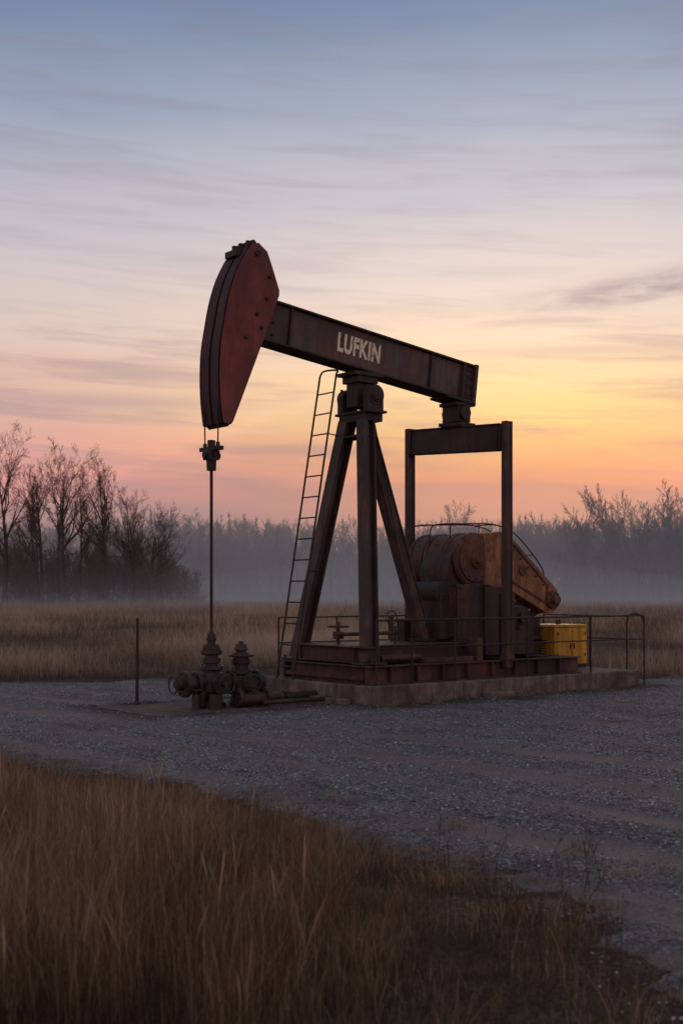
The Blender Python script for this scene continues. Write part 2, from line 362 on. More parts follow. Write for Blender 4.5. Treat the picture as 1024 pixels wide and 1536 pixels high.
b.tube(smoothpts([(3.1,.1,4.6),(3.35,.15,3.4),(3.55,.2,2.4),(3.8,.2,1.3),(4.0,.2,1.0)]),.009,6)
b.done("guard_hoop_and_cable",M_thin,PJ,bevel=0)
b=B()
b.cyl((2.5,-.1,.9),(2.5,-.1,1.28),.03,n=12); b.ring((2.5,-.1,1.2),(0,0,1),.17,.016); b.obox((2.33,-.1,1.2),(2.67,-.1,1.2),.02,.02); b.cyl((2.5,-.1,1.0),(2.5,-.1,1.12),.09)
b.cyl((2.3,.1,1.08),(3.6,.1,1.08),.03,n=10); b.cyl((3.0,.1,.9),(3.0,.1,1.18),.06); b.cyl((3.55,.1,.9),(3.55,.1,1.2),.025,n=8)
b.cyl((3.9,-.4,.9),(3.9,-.4,1.35),.03,n=8); b.ring((3.9,-.4,1.32),(0,1,0),.12,.012)
b.box(4.1,4.4,-.5,-.3,.9,1.3); b.cyl((2.75,.4,.9),(2.75,.4,1.15),.05)
b.done("valve_controls",M_dark,PJ,bevel=.003)
b=B()
for s_ in (-.19,.19):
    b.tube([(-.015,s_,4.7),(0.0,s_,4.3),(0,s_*.95,3.98)],.012,6); b.cyl((0,s_*.95,3.93),(0,s_*.95,4.02),.03,n=10)
b.box(-.06,.06,-.25,.25,3.9,3.96)
b.done("bridle_cables",M_thin,PJ,bevel=0)
b=B()
b.box(-.09,.09,-.1,.1,3.76,3.90); b.cyl((0,0,3.60),(0,0,3.78),.07,.08); b.cyl((0,0,3.96),(0,0,4.06),.06); b.cyl((-.14,0,3.83),(.14,0,3.83),.05)
b.cyl((0,-.13,3.83),(0,.13,3.83),.035,n=10)
b.done("carrier_bar_clamp",M_dark,PJ)
b=B(); b.cyl((0,0,1.15),(0,0,3.7),.024,n=14); b.done("polished_rod",M_thin,PJ,bevel=0)
# ---------------------------------------------------------------- ladder
LD=root("ladder")
b=B(); top=Vector((2.5,0,5.36)); bot=Vector((1.62,0,.36))
for s_ in (-.6,-.15): b.cyl((bot.x,s_,bot.z),(top.x,s_,top.z),.017,n=8)
b.tube(smoothpts([(2.5,-.6,5.36),(2.53,-.56,5.44),(2.56,-.4,5.45),(2.56,-.2,5.42),(2.5,-.15,5.36)]),.016,8)
for i in range(14):
    q=bot.lerp(top,(i+.6)/14.5); b.cyl((q.x,-.6,q.z),(q.x,-.15,q.z),.012,n=6)
for k in (.35,.8):
    q=bot.lerp(top,k); b.cyl((q.x,-.15,q.z),(q.x+.42,-.55+.25*k,q.z),.01,n=6)
b.done("ladder_frame",M_thin,LD,bevel=0)
# ---------------------------------------------------------------- wellhead
WH=root("wellhead")
b=B()
b.flange((0,0,.04),(0,0,.12),.22,10,.02,.02); b.cyl((0,0,.1),(0,0,.62),.13)
b.cyl((-.42,0,.40),(.36,0,.40),.125); b.cyl((0,0,.40),(0,0,.56),.19,.15)
b.cyl((0,0,.27),(0,0,.45),.2); b.flange((-.50,0,.40),(-.43,0,.40),.2); b.flange((-.30,0,.40),(-.24,0,.40),.18); b.flange((.3,0,.4),(.37,0,.4),.19)
b.cyl((-.6,0,.40),(-.48,0,.40),.09); b.cyl((-.64,0,.4),(-.58,0,.4),.05)
b.flange((0,0,.60),(0,0,.66),.18); b.cyl((0,0,.66),(0,0,.86),.10); b.flange((0,0,.84),(0,0,.90),.165); b.flange((0,0,.91),(0,0,.96),.13,6)
b.cyl((0,0,.70),(0,0,.78),.14); b.cyl((0,0,.96),(0,0,1.14),.065); b.cyl((0,0,1.04),(0,0,1.09),.085,n=6); b.cyl((0,0,1.14),(0,0,1.2),.045,.03)
b.cyl((0,.0,.4),(0,.34,.4),.09); b.flange((0,.26,.4),(0,.32,.4),.16); b.cyl((0,.34,.4),(0,.42,.4),.04)
b.cyl((-.2,.05,.05),(-.2,.05,.3),.09); b.cyl((-.36,.15,.035),(-.36,.15,.25),.06); b.cyl((-.12,.3,.035),(-.12,.3,.25),.1)
b.done("christmas_tree_body",M_well,WH,bevel=.006)
b=B()
b.cyl((.5,.05,.06),(.5,.05,.85),.11); b.flange((.5,.05,.06),(.5,.05,.12),.2); b.cyl((.5,.05,.24),(.5,.05,.50),.19,.17); b.flange((.5,.05,.52),(.5,.05,.58),.18); b.flange((.5,.05,.68),(.5,.05,.74),.15)
b.cyl((.5,.05,.74),(.5,.05,.90),.08); b.ring((.5,.05,.8),(0,0,1),.19,.02); b.obox((.31,.05,.8),(.69,.05,.8),.03,.02); b.obox((.5,-.14,.8),(.5,.24,.8),.03,.02,up=(1,0,0))
b.cyl((.5,.05,.88),(.5,.05,.98),.11,.08); b.cyl((.5,.05,.98),(.5,.05,1.02),.04)
b.cyl((.36,.05,.4),(.9,.05,.4),.1); b.flange((.74,.05,.4),(.8,.05,.4),.17); b.cyl((.5,.05,.4),(.5,.38,.4),.08); b.flange((.5,.3,.4),(.5,.35,.4),.14)
b.cyl((.25,.35,.15),(.8,.35,.15),.1); b.flange((.22,.35,.18),(.28,.35,.18),.14); b.flange((.72,.35,.18),(.78,.35,.18),.14)
b.cyl((.85,.05,.4),(.95,.05,.14),.07); b.cyl((.9,.05,.13),(1.92,.05,.13),.065); b.cyl((.6,.5,.1),(1.9,.5,.1),.035,n=12); b.flange((1.3,.05,.13),(1.36,.05,.13),.095)
b.ring((-.36,.15,.32),(0,0,1),.1,.012); b.cyl((-.36,.15,.2),(-.36,.15,.33),.015,n=6); b.ring((0,.44,.4),(0,1,0),.13,.014); b.ring((-.66,0,.4),(1,0,0),.13,.016); b.ring((.5,.42,.4),(0,1,0),.12,.014)
b.done("valve_assembly",M_well,WH,bevel=.006)
# ---------------------------------------------------------------- slab, pad
SL=root("concrete_foundation")
b=B(); b.box(1.93,8.33,-1.4,1.39,-.05,.33)
ob=b.done("slab",M_conc,SL,bevel=.02)
b=B(); b.box(1.75,1.92,-1.2,1.0,-.05,.12); b.box(4.3,5.3,1.393,1.45,-.05,.12); b.done("slab_footing",M_conc,SL,bevel=.02)
b=B()
for k in range(46):
    tt=random.uniform(1.95,8.3); s0=1.40+abs(random.gauss(0,.10))+.02; q=random.uniform(.015,.05)
    a0=random.uniform(0,3); b.obox((tt-q*math.cos(a0),s0-q*math.sin(a0),q*.5),(tt+q*math.cos(a0),s0+q*math.sin(a0),q*.6),q*1.5,q*1.1,up=(0,0,1))
b.done("broken_concrete",M_conc,SL,bevel=.006)
WP=root("well_cellar_pad")
b=B(); b.prism([(-1.35,-.02),(1.72,-.02),(1.72,.035),(-1.35,.035)],-1.0,.72); b.done("pad_plate",M_pad,WP,bevel=.01)
# ---------------------------------------------------------------- railing
RL=root("safety_railing")
b=B(); r=.016
zs=(1.33,.90)
def post(a,s_,z0,z1=1.33): b.cyl((a,s_,z0),(a,s_,z1),r,n=8)
for a in (2.87,3.80,5.47,7.09): post(a,1.3,.33)
b.tube([(2.15,1.3,1.33),(8.50,1.3,1.33)],r,8); b.tube([(2.15,1.3,.9),(8.58,1.3,.9)],.012,8); post(2.15,1.3,.33)
b.tube(smoothpts([(8.50,1.3,1.33),(8.57,1.3,1.30),(8.58,1.3,1.2)]),r,8); post(8.58,1.3,0,1.2)
b.tube(smoothpts([(8.58,1.3,1.2),(8.58,1.24,1.32),(8.58,1.1,1.36),(8.58,.95,1.32),(8.58,.9,1.2)]),r,8); post(8.58,.9,0,1.2)
for z in zs: b.tube([(8.58,.9,z-.02),(8.58,-1.2,z-.02)],.013,8)
post(8.58,0,0,1.31); post(8.58,-1.2,0,1.31)
for z in zs: b.tube([(2.15,-1.3,z),(8.58,-1.3,z)],.012,8)
for a in (2.15,3.4,4.6,5.9,7.2): post(a,-1.3,.33)
b.done("rails_and_posts",M_thin,RL,bevel=0)
# ---------------------------------------------------------------- yellow cabinet
YB=root("yellow_engine_cabinet")
b=B(); b.box(7.34,8.24,-.55,.22,.40,1.10); b.prism([(7.32,1.10),(8.26,1.10),(8.22,1.15),(7.36,1.15)],-.57,.24); b.done("cabinet_body",M_yel,YB,bevel=.015)
b=B()
b.box(7.42,7.78,.222,.235,.46,1.04); b.box(7.82,8.17,.222,.235,.46,1.04)
b.box(7.325,7.338,-.46,.14,.5,1.0); b.done("cabinet_doors",M_yel,YB,bevel=.004)
b=B(); b.box(7.3,8.28,-.5,.18,.332,.398); b.box(7.74,7.76,.236,.26,.7,.8); b.cyl((7.9,-.2,1.15),(7.9,-.2,1.24),.05); b.cyl((7.3,-.1,.9),(7.05,-.1,.9),.05); b.box(7.84,7.86,.236,.26,.7,.8)
for z in (.55,.95): b.cyl((7.42,.24,z),(7.42,.24,z+.06),.012,n=8); b.cyl((8.17,.24,z),(8.17,.24,z+.06),.012,n=8)
for i in range(6): b.box(7.312,7.324,-.36,.04,.6+i*.05,.615+i*.05)
b.done("cabinet_fittings",M_dark,YB,bevel=.003)
b=B(); b.cyl((0,0,-.05),(0.01,0,1.36),.028,.02,n=10); b.cyl((0,0,0),(0,0,.06),.06,.04,n=10)
mp=b.done("marker_post",M_thin,None,bevel=0); mp.location=(-3.19,19.3,0)
# ---------------------------------------------------------------- terrain
POLY=np.array([(-16,20.5),(-8,16.8),(-3.76,13.6),(-1.43,10.94),(-.06,9.14),(.8,7.85),(1.2,6.5),(1.35,4),(1.4,-3),(22,-3),(22,24.6),(7,24.8),(0,25.6),(-6.4,23.4),(-16,25.5)])
def sdist(x,y):
    d=np.full(x.shape,1e9); ins=np.zeros(x.shape,bool); n=len(POLY)
    for i in range(n):
        ax,ay=POLY[i]; bx,by=POLY[(i+1)%n]; ex,ey=bx-ax,by-ay
        tt=np.clip(((x-ax)*ex+(y-ay)*ey)/(ex*ex+ey*ey),0,1); d=np.minimum(d,np.hypot(x-ax-tt*ex,y-ay-tt*ey))
        if ay!=by:
            c=((ay>y)!=(by>y))&(x<(bx-ax)*(y-ay)/(by-ay)+ax); ins^=c
    return np.where(ins,d,-d)
def vnoise(x,y,sc_,seed=0,oct=4):
    r=np.random.default_rng(seed); out=np.zeros_like(x); amp=1;tot=0
    for o_ in range(oct):
        for k in range(5):
            a=r.uniform(0,2*np.pi); f=sc_*(2**o_)*r.uniform(.6,1.4); out+=amp*np.sin((x*np.cos(a)+y*np.sin(a))*f+r.uniform(0,6.28))
        tot+=amp*2.2; amp*=.55
    return out/tot
def add_attr(me,name,arr):
    a=me.attributes.new(name,'FLOAT','POINT'); a.data.foreach_set('value',np.asarray(arr,np.float32))
def mesh_np(name,verts,quads,mat,attrs={},smooth=False):
    me=bpy.data.meshes.new(name); nv=len(verts); me.vertices.add(nv); me.vertices.foreach_set('co',np.asarray(verts,np.float32).ravel())
    k=quads.shape[1]; nf=len(quads); me.loops.add(nf*k); me.loops.foreach_set('vertex_index',quads.astype(np.int32).ravel())
    me.polygons.add(nf); me.polygons.foreach_set('loop_start',np.arange(0,nf*k,k,dtype=np.int32)); 
    if smooth: me.polygons.foreach_set('use_smooth',np.ones(nf,bool))
    me.update(calc_edges=True)
    for a,v in attrs.items(): add_attr(me,a,v)
    me.materials.append(mat); return me
def link(name,me):
    ob=bpy.data.objects.new(name,me); sc.collection.objects.link(ob); return ob
m,t,b_,o=newmat("field_ground"); M_gr=m
P=t.new('ShaderNodeNewGeometry').outputs['Position']
n1=t.noise(P,.09,5,.65); n2=t.noise(P,1.8,6,.75); n3=t.noise(P,26,4,.8)
c=t.ramp(n1,[(.36,(.11,.075,.055,1)),(.5,(.21,.145,.10,1)),(.64,(.32,.225,.155,1))])
c=t.mix(t.ramp(n2,[(.42,0.0),(.56,.85)]),c,(.075,.051,.038,1))
c=t.mix(t.math('MULTIPLY',t.ramp(n3,[(.44,0.0),(.56,1.0)]),.75),c,(.030,.022,.017,1))
t.link(c,b_.inputs['Base Color']); b_.inputs['Roughness'].default_value=1; b_.inputs['Specular IOR Level'].default_value=.1
bp=t.new('ShaderNodeBump'); bp.inputs['Strength'].default_value=1; bp.inputs['Distance'].default_value=.07; t.link(t.math('ADD',n3,n2),bp.inputs['Height']); t.link(bp.outputs[0],b_.inputs['Normal'])
me=bpy.data.meshes.new("ground"); S=2500
me.from_pydata([(-S,-S,0),(S,-S,0),(S,S,0),(-S,S,0)],[],[(0,1,2,3)]); me.materials.append(M_gr); link("ground",me)
# gravel sheet
m,t,b_,o=newmat("gravel"); M_gv=m
geo=t.new('ShaderNodeNewGeometry').outputs['Position']
def attr(nm): 
    a=t.new('ShaderNodeAttribute'); a.attribute_name=nm; return a.outputs['Fac']
v1=t.new('ShaderNodeTexVoronoi'); v1.inputs['Scale'].default_value=32; t.link(geo,v1.inputs['Vector'])
v2=t.new('ShaderNodeTexVoronoi'); v2.inputs['Scale'].default_value=75; t.link(geo,v2.inputs['Vector'])
g1=t.new('ShaderNodeSeparateXYZ'); t.link(v1.outputs['Color'],g1.inputs[0]); g2=t.new('ShaderNodeSeparateXYZ'); t.link(v2.outputs['Color'],g2.inputs[0])
stone=t.ramp(g1.outputs[0],[(0,(.10,.094,.098,1)),(.5,(.25,.235,.243,1)),(.86,(.39,.368,.375,1)),(1,(.62,.58,.58,1))])
stone2=t.ramp(g2.outputs[0],[(0,(.08,.075,.078,1)),(.6,(.25,.235,.24,1)),(1,(.50,.47,.475,1))])
big=t.noise(geo,.8,6,.72); mid=t.noise(geo,5,5,.72)
st=t.mix(t.ramp(mid,[(.42,0.0),(.58,1.0)]),stone,stone2)
st=t.mix(1.0,st,t.ramp(v1.outputs['Distance'],[(.0,1.0),(.45,.85),(.75,.3)]),'MULTIPLY')
st=t.mix(t.ramp(big,[(.4,.6),(.52,0.0)]),st,(.085,.075,.073,1))
dirt=t.mix(t.noise(geo,50,3,.7),(.13,.098,.086,1),(.33,.26,.23,1))
dirt=t.mix(t.ramp(big,[(.45,.0),(.6,.6)]),dirt,(.12,.098,.092,1))
tr=attr('track')
df=t.math('ADD',tr,t.math('MULTIPLY',t.math('SUBTRACT',mid,.5),1.1))
c=t.mix(t.ramp(df,[(.2,0.0),(.7,.92)]),st,dirt)
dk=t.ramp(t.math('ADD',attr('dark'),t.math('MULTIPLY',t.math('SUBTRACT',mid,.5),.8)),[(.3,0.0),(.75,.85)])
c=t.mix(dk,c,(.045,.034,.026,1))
ed=t.math('ADD',attr('edge'),t.math('MULTIPLY',t.math('SUBTRACT',t.noise(geo,2.2,5,.75),.5),2.4))
c=t.mix(t.ramp(ed,[(.2,.9),(1.25,0.0)]),c,(.070,.049,.037,1))
t.link(c,b_.inputs['Base Color']); b_.inputs['Roughness'].default_value=.8; b_.inputs['Specular IOR Level'].default_value=.3
bp=t.new('ShaderNodeBump'); bp.inputs['Strength'].default_value=1; bp.inputs['Distance'].default_value=.035
hgt=t.math('ADD',t.math('MULTIPLY',v1.outputs['Distance'],-1.2),t.math('ADD',t.math('MULTIPLY',v2.outputs['Distance'],-.5),t.math('MULTIPLY',mid,2.4)))
t.link(hgt,bp.inputs['Height']); t.link(bp.outputs[0],b_.inputs['Normal'])
gx=np.arange(-16.8,22,.08); gy=np.arange(-3,27,.06); GX,GY=np.meshgrid(gx,gy); x=GX.ravel(); y=GY.ravel()
sd_=sdist(x,y)
def roadq(x,y): return x*.62+y*.78+.5*np.sin(x*.28+.5)+.3*np.sin(y*.22+1)
BANDS=[(8.2,.30,.8),(9.5,.26,.7),(10.7,.4,.9),(12.1,.28,1),(13.35,.24,.9),(13.9,.16,.6),(15.2,.35,.9),(16.3,.2,.6),(7.0,.35,.7),(6.1,.2,.6),(17.6,.3,.6)]
r1=np.random.default_rng(5); KS=[(r1.uniform(6,30),r1.uniform(0,6.28)) for k in range(14)]
def road(x,y):
    q=roadq(x,y)+.10*vnoise(x,y,.6,12); f=np.zeros_like(q)
    for c_,w_,a_ in BANDS: f=np.maximum(f,a_*np.exp(-((q-c_)/w_)**2))
    fine=np.zeros_like(q)
    for fr_,ph in KS: fine+=np.sin(q*fr_+ph)
    return f*(.8+.5*vnoise(x,y,.7,9))+fine*.06
trk=road(x,y)
def surf(x,y,trk): return np.maximum(.044-.040*np.clip(trk,-.4,1)+.010*vnoise(x,y,5,3)+.010*vnoise(x,y,.8,4),.004)+.002
z=surf(x,y,trk)
en=sd_+.42*vnoise(x,y,2.2,61)+.22*vnoise(x,y,8,62)
z=np.where(en<0,-.02,z*np.clip(en/.25,.12,1))
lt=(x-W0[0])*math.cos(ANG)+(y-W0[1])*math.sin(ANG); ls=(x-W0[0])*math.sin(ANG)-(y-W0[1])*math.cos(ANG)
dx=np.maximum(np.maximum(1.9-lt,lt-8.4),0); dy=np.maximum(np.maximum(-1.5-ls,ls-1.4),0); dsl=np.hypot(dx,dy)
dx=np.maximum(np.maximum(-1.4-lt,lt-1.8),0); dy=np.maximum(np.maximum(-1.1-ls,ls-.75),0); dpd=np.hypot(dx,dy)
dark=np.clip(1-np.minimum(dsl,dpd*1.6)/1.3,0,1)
z=np.where(dpd<.15,np.minimum(z,.02),z)
nx,ny=len(gx),len(gy); idx=np.arange(nx*ny).reshape(ny,nx)
q=np.stack([idx[:-1,:-1],idx[:-1,1:],idx[1:,1:],idx[1:,:-1]],-1).reshape(-1,4)
keep=(en[q].max(1)>-.05); q=q[keep]
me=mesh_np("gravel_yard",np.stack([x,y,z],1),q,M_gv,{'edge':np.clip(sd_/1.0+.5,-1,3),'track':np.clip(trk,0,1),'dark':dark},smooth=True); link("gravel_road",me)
# loose stones
m,t,b_,o=newmat("loose_stone"); a=t.new('ShaderNodeAttribute'); a.attribute_name='rnd'
t.link(t.ramp(a.outputs['Fac'],[(0,(.08,.075,.078,1)),(.6,(.24,.225,.23,1)),(1,(.48,.45,.45,1))]),b_.inputs['Base Color']); b_.inputs['Roughness'].default_value=.8; M_st=m
N=90000; yy=5+17*rng.random(N)**1.4; xx=(rng.random(N)*2-1)*(.31*yy)+.2; sde=sdist(xx,yy)
ok=(sde>-.25)&(rng.random(N)<np.clip(.15+sde*.8,0,1))&((road(xx,yy)+rng.normal(0,.3,N))<.35); lt=(xx-W0[0])*math.cos(ANG)+(yy-W0[1])*math.sin(ANG); ls=(xx-W0[0])*math.sin(ANG)-(yy-W0[1])*math.cos(ANG)
ok&=~((lt>1.8)&(lt<8.4)&(ls>-1.5)&(ls<1.45)); ok&=~((lt>-1.4)&(lt<1.8)&(ls>-1.1)&(ls<.75)); xx=xx[ok];yy=yy[ok];N=len(xx)
sz=(.004+.013*rng.random(N)**3.0)*np.clip(yy/9,.62,1.1); dirs=np.array([(1,0,0),(-1,0,0),(0,1,0),(0,-1,0),(0,0,.7),(0,0,-.7)])
ang=rng.random(N)*6.28; V=dirs[None]*rng.uniform(.6,1.25,(N,6,1))*sz[:,None,None]
ca,sa=np.cos(ang)[:,None],np.sin(ang)[:,None]; V=np.stack([V[...,0]*ca-V[...,1]*sa,V[...,0]*sa+V[...,1]*ca,V[...,2]],-1)
zz=surf(xx,yy,road(xx,yy))
V[...,0]+=xx[:,None]; V[...,1]+=yy[:,None]; V[...,2]+=zz[:,None]+.003
F=np.array([(0,2,4),(2,1,4),(1,3,4),(3,0,4),(2,0,5),(1,2,5),(3,1,5),(0,3,5)])
q=(F[None]+6*np.arange(N)[:,None,None]).reshape(-1,3)
link("gravel_stones",mesh_np("gravel_stones",V.reshape(-1,3),q,M_st,{'rnd':np.repeat(rng.random(N)**1.8,6)}))
# ---------------------------------------------------------------- grass
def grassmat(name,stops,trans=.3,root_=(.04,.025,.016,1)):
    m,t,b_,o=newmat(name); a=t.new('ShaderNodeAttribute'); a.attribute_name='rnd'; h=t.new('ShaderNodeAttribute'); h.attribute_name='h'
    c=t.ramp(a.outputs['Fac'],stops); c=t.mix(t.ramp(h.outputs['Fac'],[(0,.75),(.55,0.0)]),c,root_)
    t.link(c,b_.inputs['Base Color']); b_.inputs['Roughness'].default_value=.7; b_.inputs['Specular IOR Level'].default_value=.2
    tl=t.new('ShaderNodeBsdfTranslucent'); t.link(c,tl.inputs[0]); mx=t.new('ShaderNodeMixShader'); mx.inputs[0].default_value=trans
    t.link(b_.outputs[0],mx.inputs[1]); t.link(tl.outputs[0],mx.inputs[2]); t.link(mx.outputs[0],o.inputs['Surface']); return m
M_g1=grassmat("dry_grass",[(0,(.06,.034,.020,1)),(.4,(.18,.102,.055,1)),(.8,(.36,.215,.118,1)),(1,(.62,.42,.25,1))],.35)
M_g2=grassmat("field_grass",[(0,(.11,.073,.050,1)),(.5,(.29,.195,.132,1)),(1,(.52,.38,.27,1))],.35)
M_g3=grassmat("weeds",[(0,(.08,.07,.02,1)),(.5,(.18,.15,.04,1)),(1,(.30,.22,.07,1))])
def blades(x,y,h,wd,lean,K=4,plume=None,rnd=None):
    N=len(x); az_=rng.random(N)*6.28; fa=rng.random(N)*3.14
    s=np.linspace(0,1,K+1)[None]
    off=(lean*h)[:,None]*(s**1.8); drop=1-.25*(lean[:,None])*(s**2)
    wob=(rng.normal(0,.03,(N,1))*h[:,None])*np.sin(s*3.1)
    cx=x[:,None]+off*np.cos(az_)[:,None]+wob*np.sin(az_)[:,None]; cy=y[:,None]+off*np.sin(az_)[:,None]-wob*np.cos(az_)[:,None]; cz=h[:,None]*s*drop
    pw=(1-s**1.6)*.95+.05 if plume is None else np.interp(s,np.linspace(0,1,len(plume)),plume)
    ww=(wd[:,None]/2)*pw; ux,uy=np.cos(fa)[:,None],np.sin(fa)[:,None]
    L=np.stack([cx-ww*ux,cy-ww*uy,cz],-1); R=np.stack([cx+ww*ux,cy+ww*uy,cz],-1)
    V=np.stack([L,R],2).reshape(-1,3); bi=(np.arange(N)*(2*(K+1)))[:,None]+2*np.arange(K)[None]
    Q=np.stack([bi,bi+1,bi+3,bi+2],-1).reshape(-1,4)
    rnd=rng.random(N) if rnd is None else rnd
    return V,Q,np.repeat(rnd,2*(K+1)),np.tile(np.repeat(s[0],2),N)
def grass_obj(name,batches,mat):
    Vs=[];Qs=[];R=[];H=[];k=0
    for V,Q,r_,h_ in batches: Vs.append(V);Qs.append(Q+k);R.append(r_);H.append(h_);k+=len(V)
    return link(name,mesh_np(name,np.concatenate(Vs),np.concatenate(Qs),mat,{'rnd':np.concatenate(R),'h':np.concatenate(H)}))
# foreground
N=400000; x=rng.uniform(-7.5,2.2,N); y=4.3+rng.random(N)*12.7
d=-sdist(x,y); cl_=vnoise(x,y,2.6,21); 
tall=np.clip((d-.1-.5*cl_)/1.4,0,1)*np.clip((.75-x)/1.3,0,1)*np.clip((13.5-y)/5,.25,1)
keep=(d>-.25+.5*cl_)&(rng.random(N)<(.2+.65*tall)*np.clip(1.15-y*.035,.5,1)*(.7+.65*cl_))&(np.abs(x)<.31*y+.6); x,y,tall,cl_=x[keep],y[keep],tall[keep],cl_[keep]
h=(.07+.42*tall*(1+.7*cl_))*rng.uniform(.3,1.22,len(x)); 
rn=np.clip(rng.random(len(x))**1.5*.98+.34*cl_,0,1)
bt=[blades(x,y,h,rng.uniform(.0014,.0038,len(x)),rng.uniform(.03,.75,len(x))**1.5,4,rnd=rn)]
sel=rng.random(len(x))<.010*tall; xs,ys=x[sel],y[sel]
bt.append(blades(xs,ys,rng.uniform(.42,.68,len(xs)),rng.uniform(.005,.009,len(xs)),rng.uniform(.05,.3,len(xs)),7,plume=[.25,.22,.2,.2,.25,.8,1,.1],rnd=rng.uniform(.5,1,len(xs))))
N2=70000; x=rng.uniform(-6,3.2,N2); y=3.5+rng.random(N2)*12; d=-sdist(x,y); cl_=vnoise(x,y,3.0,33)
k_=(d>-1.1)&(d<2.2)&(cl_>-.1+.45*(d<.0)); x,y=x[k_],y[k_]
bt.append(blades(x,y,rng.uniform(.02,.10,len(x)),rng.uniform(.002,.0045,len(x)),rng.uniform(.6,2.5,len(x)),3,rnd=rng.uniform(0,.8,len(x))))
tx=[];ty=[];th=[];tr_=[]
for k in range(520):
    px,py=rng.uniform(-2.5,2.4),rng.uniform(4.6,11); d0=-sdist(np.array([px]),np.array([py]))[0]
    if d0<-1.1 or d0>2.4 or (d0<0 and rng.random()<.6): continue
    n=int(rng.integers(25,120)); hh=rng.uniform(.06,.28)*(1 if d0>0 else .5); sp_=.03+.35*hh
    tx+=list(px+rng.normal(0,sp_,n)); ty+=list(py+rng.normal(0,sp_,n)); th+=list(hh*rng.uniform(.4,1.2,n)); q0=rng.uniform(.1,.9); tr_+=list(np.clip(q0+rng.normal(0,.18,n),0,1))
# sparse low tufts out on the gravel
for (px,py) in ((3.3,13.6),(3.6,13.4),(3.0,13.8),(4.1,13.9),(2.0,9.2),(2.3,8.6),(1.9,7.9),(3.6,16.5),(4.4,16.9),(-.4,13.4),(2.6,7.4),(1.7,9.9)):
    n=50; tx+=list(px+rng.normal(0,.16,n)); ty+=list(py+rng.normal(0,.10,n)); th+=list(rng.uniform(.03,.11,n)+.02); tr_+=list(rng.uniform(.1,.8,n))
for (px,py,hh,n) in ((-.14,6.9,.66,260),(-.32,6.3,.56,220),(-.75,7.6,.6,240),(-1.25,8.3,.6,220),(-1.7,9.0,.55,200),(-2.4,9.8,.6,220),(-2.9,10.6,.55,200),(-.55,5.9,.62,260),(.12,5.9,.42,160),(-1.9,7.7,.62,240),(-2.6,8.8,.62,220),(-1.2,6.6,.62,260),(-.1,8.0,.4,150),(-3.3,11.3,.5,200),(-.85,8.9,.42,150)):
    tx+=list(px+rng.normal(0,.13,n)); ty+=list(py+rng.normal(0,.13,n)); th+=list(hh*rng.uniform(.45,1.08,n)); tr_+=list(np.clip(rng.normal(.62,.22,n),0,1))
bt.append(blades(np.array(tx),np.array(ty),np.array(th),rng.uniform(.0015,.0038,len(tx)),rng.uniform(.1,.9,len(tx))**1.4,5,rnd=np.array(tr_)))
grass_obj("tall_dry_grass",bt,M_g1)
def stalk_pts():
    out=[]
    for (px,py,hh) in ((.42,6.3,.55),(.66,6.0,.55),(.52,7.0,.5),(1.05,5.9,.65),(1.28,6.6,.6),(.85,5.5,.5),(.95,7.2,.45),(1.5,7.4,.4),(.3,5.4,.5),(.15,7.3,.45),(1.2,5.3,.6)):
        for k in range(3): out.append((px+rng.normal(0,.06),py+rng.normal(0,.06),hh*rng.uniform(.6,1.05)))
    return out
b=B()
for (px,py,hh) in stalk_pts():
    p=Vector((px,-py,0)); d=Vector((rng.normal(0,.12),rng.normal(0,.12),1)); pts=[p.copy()]
    for i in range(5): p=p+d.normalized()*hh/5; d+=Vector((rng.normal(0,.1),rng.normal(0,.1),0)); pts.append(p.copy())
    b.tube([tuple(q_) for q_ in pts],.0018,4)
    for i in (2,3,4,5):
        for k in range(2):
            e=pts[i]+Vector((rng.normal(0,.05),rng.normal(0,.05),rng.uniform(.02,.08))); b.cyl(tuple(pts[i]),tuple(e),.0011,n=3); b.cyl(tuple(e),tuple(e+Vector((0,0,.01))),.004,.002,n=5)
b.done("dry_weed_stalks",M_dark,None,bevel=0,smooth=False)
bt=[]
for (y0,y1,N,hh,ww) in ((20,45,130000,.40,.009),(45,90,80000,.5,.022),(90,150,40000,.5,.05)):
    y=y0+(y1-y0)*rng.random(N); x=(rng.random(N)*2-1)*(.36*y+3); d=-sdist(x,y); cl_=vnoise(x,y*1.0,.35,41)+.6*vnoise(x,y,1.5,42)
    k_=((d>-.1+.4*cl_)&(rng.random(N)<.42+.7*cl_)); x,y,cl_,d=x[k_],y[k_],cl_[k_],d[k_]
    h=hh*rng.uniform(.35,1.4,len(x))*(1+.65*cl_)*np.clip(d/1.2+.3,.2,1); rn=np.clip(.45+.65*cl_+rng.normal(0,.2,len(x)),0,1)
    bt.append(blades(x,y,h,rng.uniform(.6,1.3,len(x))*ww,rng.uniform(.05,.6,len(x)),2,rnd=rn))
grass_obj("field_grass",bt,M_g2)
x=[];y=[]
for k in range(70):
    tt=rng.uniform(1.9,8.8); ss=1.45+abs(rng.normal(0,.22)); 
    if k>45: tt=rng.uniform(4.5,7.5)
    cx=W0[0]+tt*math.cos(ANG)+ss*math.sin(ANG); cy=W0[1]+tt*math.sin(ANG)-ss*math.cos(ANG); n=rng.integers(12,40)
    x+=list(cx+rng.normal(0,.07,n)); y+=list(cy+rng.normal(0,.07,n))
x=np.array(x);y=np.array(y)
grass_obj("weeds",[blades(x,y,rng.uniform(.03,.14,len(x)),rng.uniform(.006,.014,len(x)),rng.uniform(.2,1.4,len(x)),3)],M_g3)
